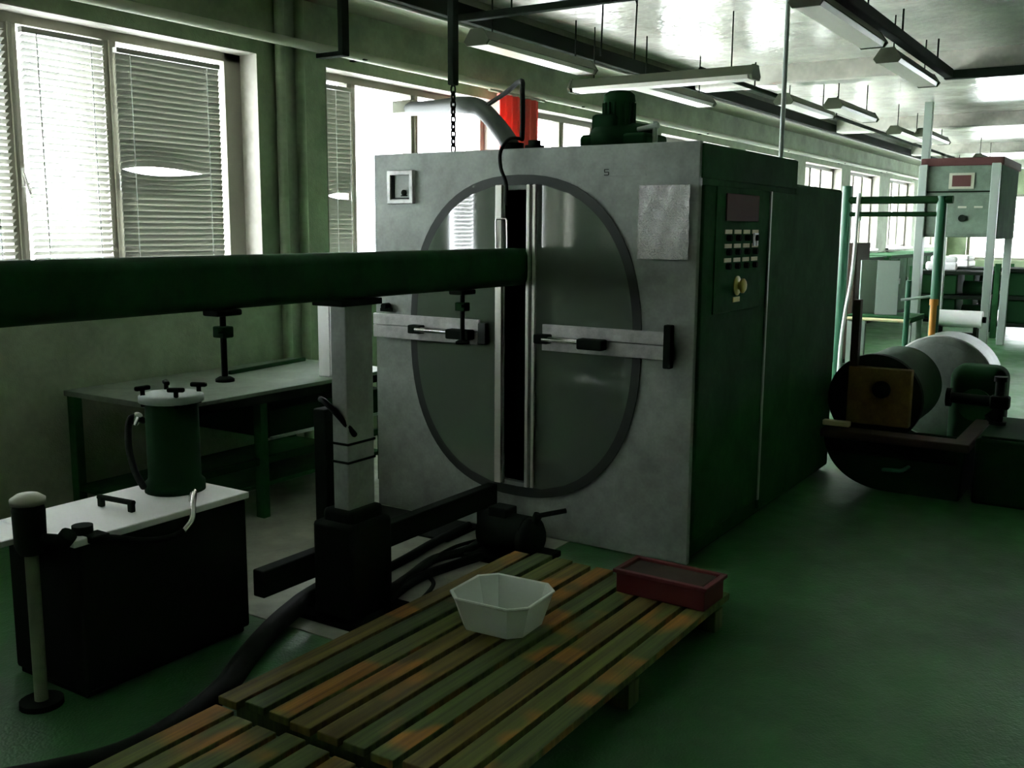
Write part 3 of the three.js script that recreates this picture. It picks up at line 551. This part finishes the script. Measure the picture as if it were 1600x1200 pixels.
// ---------------------------------------------------------------- vat, drums and frame behind the machine, at the right
{
  const t = thing('round_bottom_vat', 'dark trough-shaped vat with a ledge at the right behind the machine', 'vat', [-1.28, 0, -6.75]);
  const s = new THREE.Shape(); s.moveTo(-0.42, 0.31); s.bezierCurveTo(-0.41, 0.12, -0.22, 0.0, 0.0, 0.0); s.lineTo(0.38, 0.0); s.lineTo(0.40, 0.31);
  s.lineTo(0.37, 0.31); s.lineTo(0.35, 0.03); s.lineTo(0.0, 0.03); s.bezierCurveTo(-0.20, 0.03, -0.38, 0.14, -0.39, 0.31); s.closePath();
  part('trough', extrude(s, 0.9, 0.006).translate(0, 0.008, -0.46), M.motorGreen, t);
  const e = new THREE.Shape(); e.moveTo(-0.395, 0.21); e.bezierCurveTo(-0.34, 0.08, -0.2, 0.0, 0.0, 0.0); e.lineTo(0.38, 0.0); e.lineTo(0.39, 0.21); e.closePath();
  for (const z of [-0.46, 0.42]) part('end_plate', extrude(e, 0.03, 0.004).translate(0, 0.008, z), M.motorGreen, t);
  part('ledge', [ext(-0.44, 0.43, 0.31, 0.36, 0.33, 0.49, 0.008), ext(0.33, 0.43, 0.31, 0.36, -0.45, 0.4, 0.008)], M.darkRust, t);
  part('nozzle', capped([[-0.05, 0.14, 0.45], [0.0, 0.15, 0.48], [0.06, 0.155, 0.48], [0.10, 0.18, 0.47]], 0.012, 24, 8), M.pipeGreen, t);
}
solo('machine_box', [ext(-0.33, 0.45, 0, 0.395, -0.4, 0.4, 0.02), ext(-0.30, 0.42, 0.39, 0.41, -0.37, 0.37, 0.006)], M.motorGreen, 'low dark green box cut by the right edge beside the vat', 'box', [-0.50, 0, -6.72]);
{
  const t = thing('flanged_drum', 'silver drum with a dark end flange and a rust-coloured plate on the vat', 'drum', [-1.49, 0.36, -6.68]);
  part('flange', rod([0, 0.155, -0.03], [0, 0.155, 0.03], 0.295, 48), M.black, t);
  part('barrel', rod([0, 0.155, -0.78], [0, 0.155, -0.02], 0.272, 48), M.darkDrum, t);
  const p = part('bearing_plate', ext(-0.155, 0.235, 0.0, 0.37, 0.03, 0.10, 0.006), M.rust, t, 'rust-brown bearing plate');
  part('hub', [rod([0.06, 0.235, 0.09], [0.06, 0.235, 0.125], 0.055, 24), rod([0.06, 0.235, 0.12], [0.06, 0.235, 0.15], 0.028, 16)], M.black, p);
  part('upright', ext(-0.155, -0.105, 0.37, 0.80, 0.03, 0.09, 0.004), M.darkRust, t);
}
solo('cream_bar', new RoundedBoxGeometry(0.17, 0.035, 0.05, 2, 0.008).translate(0, 0.0175, 0), M.cream, 'short cream coloured bar lying at the left end of the vat ledge', 'bar', [-1.66, 0.36, -6.42]);
{
  const t = thing('silver_drum', 'large shiny silver drum lying behind the flanged drum', 'drum', [-1.31, 0.05, -8.4]);
  part('barrel', lathe([[0, 0.66], [0.2, 0.655], [0.33, 0.63], [0.372, 0.58], [0.38, 0.55], [0.38, 0.1], [0, 0.1]], 56).rotateX(Math.PI / 2).translate(0, 0.40, -0.05), M.silverDrum, t);
  part('rim', new THREE.TorusGeometry(0.376, 0.012, 8, 56).translate(0, 0.40, 0.50), M.brushed, t);
  part('cradle', [ext(-0.33, 0.33, -0.05, 0.10, 0.3, 0.4, 0.01), ext(-0.33, 0.33, -0.05, 0.10, 0.04, 0.12, 0.01)], M.black, t);
  const f = part('filler_pipe', rod([-0.13, 0.75, 0.2], [-0.13, 1.0, 0.2], 0.024, 14), M.orange, t, 'orange filler pipe');
  part('filler_cap', rod([-0.13, 0.985, 0.2], [-0.13, 1.03, 0.2], 0.033, 14), M.orange, f);
}
{
  const t = thing('added_housing', 'added dark green housing standing for the shaded lower half of the large silver drum', 'housing', [-0.99, 0, -7.57]);  // housing added to stand for shade on the lower half of the drum
  part('casing', [new RoundedBoxGeometry(0.36, 0.64, 0.30, 4, 0.09).translate(0, 0.36, 0), ext(-0.22, 0.22, 0, 0.06, -0.19, 0.19, 0.01)], M.motorGreen, t);
  part('cover', rod([0.0, 0.42, 0.14], [0.0, 0.42, 0.18], 0.11, 24), M.sideGreen, t);
}
{
  const t = thing('gate_valve', 'dark gate valve with a pipe stub standing on the low green box', 'valve', [-0.77, 0.41, -6.78]);
  part('body', [rod([0, 0, 0], [0, 0.28, 0], 0.028, 14), rod([-0.30, 0.14, -0.03], [0.04, 0.14, 0], 0.034, 14), rod([-0.31, 0.14, -0.03], [-0.28, 0.14, -0.03], 0.06, 16), ext(-0.05, 0.06, 0.10, 0.18, -0.045, 0.045, 0.012)], M.black, t);
  part('outlet', [rod([0.0, 0.08, 0.0], [-0.05, 0.035, 0.04], 0.03, 12), rod([0, 0, 0], [0, 0.02, 0], 0.05, 16)], M.black, t);
  part('stem_cap', rod([0, 0.27, 0], [0, 0.30, 0], 0.038, 14), M.black, t);
}
{
  const t = thing('green_pipe_stand', 'green pipe stand with two cross rails in front of the far windows', 'stand', [-1.95, 0, -9.5]);
  for (const [x, h] of [[-0.53, 2.0], [0.29, 1.9]]) part('upright', rod([x, 0, 0], [x, h, 0], 0.042, 14), M.pipeGreen, t);
  part('upright', rod([0.03, 0, -0.15], [0.03, 1.15, -0.15], 0.026, 12), M.pipeGreen, t);
  part('cross_rail', rod([-0.55, 1.87, 0], [0.38, 1.87, 0], 0.034, 12), M.motorGreen, t);
  part('cross_rail', rod([-0.52, 1.745, 0], [0.32, 1.745, 0], 0.022, 12), M.motorGreen, t);
  part('arm', rod([0.0, 0.98, 0], [0.29, 1.03, 0], 0.012, 8), M.palePost, t);
  for (const x of [-0.53, 0.29]) part('foot', ext(x - 0.09, x + 0.09, 0, 0.02, -0.09, 0.09, 0.004), M.pipeGreen, t);
}
solo('white_hose', capped([[-2.37, 1.70, -9.55], [-2.365, 1.90, -9.51], [-2.36, 1.86, -9.44], [-2.37, 1.37, -9.44], [-2.39, 1.1, -9.45], [-2.42, 0.85, -9.44], [-2.44, 0.5, -9.42], [-2.44, 0.02, -9.40]], 0.017, 60, 8), M.whiteLaminate, 'thin whitish hose hung over the green rail beside the left green upright', 'hose');

// ---------------------------------------------------------------- far end: cabinet on legs, racks, sheets, rolls
{
  const t = thing('control_cabinet', 'grey control cabinet with a small dark red display raised on posts at the far right', 'cabinet', [-2.25, 0, -14]);
  part('housing', ext(-0.45, 0.45, 1.52, 2.46, -1.7, 0.0, 0.01), M.cabinetGreen, t);
  part('side_cover', ext(0.45, 0.475, 1.5, 2.48, -1.7, -0.02, 0.006), M.sideGreen, t);
  part('cornice', ext(-0.48, 0.50, 2.42, 2.52, -1.72, 0.03, 0.01), M.redDark, t);
  part('shelf_lip', ext(-0.42, 0.42, 2.085, 2.105, 0.0, 0.03, 0.003), M.black, t);
  const dp = part('display_frame', ext(-0.13, 0.17, 2.13, 2.33, 0.0, 0.02, 0.004), M.pipePaint, t);
  part('display', ext(-0.09, 0.13, 2.16, 2.30, 0.02, 0.03, 0.002), M.redDark, dp);
  part('front_door', ext(-0.40, 0.40, 1.56, 2.06, 0.0, 0.018, 0.004), M.cabinetGreen, t);
  for (const [x, y] of [[-0.2, 1.9], [0.05, 1.9], [0.24, 1.9]]) part('switch', ext(x - 0.05, x + 0.05, y - 0.012, y + 0.012, 0.018, 0.03, 0.003), M.pipePaint, t);
  part('knob', rod([0.06, 1.76, 0.018], [0.06, 1.76, 0.05], 0.045, 16), M.black, t);
  for (const [x, z] of [[-0.44, 0.03], [0.42, 0.06], [-0.44, -1.66], [0.42, -1.66]]) part('post', ext(x - 0.05, x + 0.05, 0, 2.44, z - 0.04, z + 0.04, 0.006), M.palePost, t);
}
{
  const t = thing('pale_column', 'slim pale steel column before the far windows, left of the control cabinet', 'column', [-2.72, 0, -14.2]);
  part('shaft', ext(-0.05, 0.05, 0, CEIL + 0.01, -0.05, 0.05, 0.006), M.palePost, t); part('foot', ext(-0.12, 0.12, 0, 0.02, -0.12, 0.12, 0.004), M.palePost, t);
}
const sheet = solo('leaning_sheet', ext(-0.12, 0.12, 0, 0.62, -0.01, 0.01, 0.003), M.palePost, 'pale sheet standing left of the shorter green upright', 'sheet', [-2.62, 0.64, -12.0], 0.2, 'pale sheets on the far bench');
copy(sheet, 'narrow pale sheet farther left beside the dark locker', [-2.84, 0.64, -12.05], 0.9);
{
  const t = thing('far_bench', 'dark bench carrying pale sheets behind the big machine', 'bench', [-2.7, 0, -12.1]);
  part('top', ext(-0.3, 0.42, 0.58, 0.64, -0.35, 0.35, 0.006), M.sideGreen, t);
  for (const [x, z] of [[-0.26, -0.3], [0.38, -0.3], [-0.26, 0.3], [0.38, 0.3]]) part('leg', ext(x - 0.03, x + 0.03, 0, 0.58, z - 0.03, z + 0.03), M.palePost, t);
  part('front_bar', rod([-0.28, 0.60, 0.37], [0.40, 0.60, 0.37], 0.02, 10), M.cream, t);
}
{
  const t = thing('dark_locker', 'tall dark locker half hidden behind the machine', 'locker', [-3.35, 0, -12.6]);
  part('carcass', ext(-0.3, 0.3, 0.05, 1.45, -0.3, 0.3, 0.01), M.darkRust, t); part('door', ext(-0.28, 0.28, 0.08, 1.42, 0.3, 0.318, 0.004), M.darkRust, t); part('foot_frame', ext(-0.27, 0.27, 0, 0.05, -0.27, 0.27), M.black, t);
}
{ // added dark cabinets, put in to darken the wall below the far windows
  const lc = (label, z) => { const t = thing('added_low_cabinet', label, 'cabinet', [-4.55, 0, z], 0, 'added low cabinets under the far windows');
    part('carcass', ext(-0.4, 0.38, 0.06, 1.12, -1.1, 1.1, 0.01), M.motorGreen, t); part('top', ext(-0.42, 0.42, 1.12, 1.15, -1.13, 1.13, 0.006), M.sideGreen, t);
    for (const k of [-0.73, 0, 0.73]) { const d = part('door', ext(0.38, 0.40, 0.1, 1.08, k - 0.34, k + 0.34, 0.004), M.sideGreen, t); part('handle', ext(0.40, 0.415, 0.6, 0.7, k + 0.24, k + 0.26, 0.002), M.palePost, d); }
    part('plinth', ext(-0.36, 0.34, 0, 0.06, -1.05, 1.05, 0.002), M.black, t); };
  lc('added dark low cabinet under the far windows, nearest of the row', -15.0); lc('added dark low cabinet under the far windows, second of the row', -17.6);
  lc('added dark low cabinet under the far windows, third of the row', -20.2); lc('added dark low cabinet under the far windows, last of the row', -22.8);
}
{ // dark loom-like racks further off
  const rack = (label, x, z, w, h) => {
    const t = thing('machine_rack', label, 'rack', [x, 0, z], 0, 'dark racks at the far end');
    for (const s of [-1, 1]) for (const k of [-1, 1]) part('post', ext(s * w / 2 - 0.04, s * w / 2 + 0.04, 0, h, k * 0.4 - 0.04, k * 0.4 + 0.04, 0.005), M.sideGreen, t);
    for (let i = 0; i < 3; i++) { const y = 0.18 + i * (h - 0.3) / 2; part('shelf', ext(-w / 2, w / 2, y, y + 0.05, -0.42, 0.42, 0.005), M.black, t);
      if (i < 2) part('load', [ext(-w / 2 + 0.08, w * 0.1, y + 0.05, y + 0.05 + h * 0.32, -0.35, 0.35, 0.03), rod([w * 0.14, y + 0.16, 0], [w / 2 - 0.08, y + 0.16, 0], 0.11, 18)], M.motorGreen, t); }
    return t;
  };
  rack('dark loaded rack beyond the drums, left of the pale cabinet post', -2.75, -17.2, 1.1, 1.05);
  rack('dark loaded rack beyond the drums, at the right edge of the picture', -1.45, -17.0, 1.2, 1.12);
  rack('farther dark rack seen below the raised control cabinet', -3.0, -20.5, 1.3, 1.0);
}
{
  const t = thing('cloth_roll', 'white cloth roll lying low beyond the orange pipe', 'roll', [-1.93, 0.48, -12.7]);
  part('roll', rod([-0.28, 0.1, 0], [0.24, 0.1, 0], 0.10, 24), M.whiteLaminate, t); part('core', rod([-0.32, 0.1, 0], [0.28, 0.1, 0], 0.035, 14), M.black, t);
  part('stand', [ext(-0.24, -0.2, -0.48, 0.012, -0.1, 0.1), ext(0.16, 0.2, -0.48, 0.012, -0.1, 0.1), ext(-0.24, 0.2, -0.1, -0.06, -0.03, 0.03)], M.black, t);
}
const bun = solo('white_bundle', [new RoundedBoxGeometry(0.45, 0.13, 0.5, 3, 0.04).translate(0, 0.065, 0), new RoundedBoxGeometry(0.38, 0.10, 0.42, 3, 0.04).translate(0.03, 0.175, 0.02)], M.whiteLaminate, 'white folded bundle on the rack left of the pale cabinet post', 'bundle', [-2.95, 0.98, -17.2], 0.2);
copy(bun, 'white folded bundle on the far rack under the control cabinet', [-3.2, 0.93, -20.5], -0.1);

scene.traverse((o) => { if (o.isMesh) { o.castShadow = true; o.receiveShadow = true; } });
renderer.render(scene, camera);
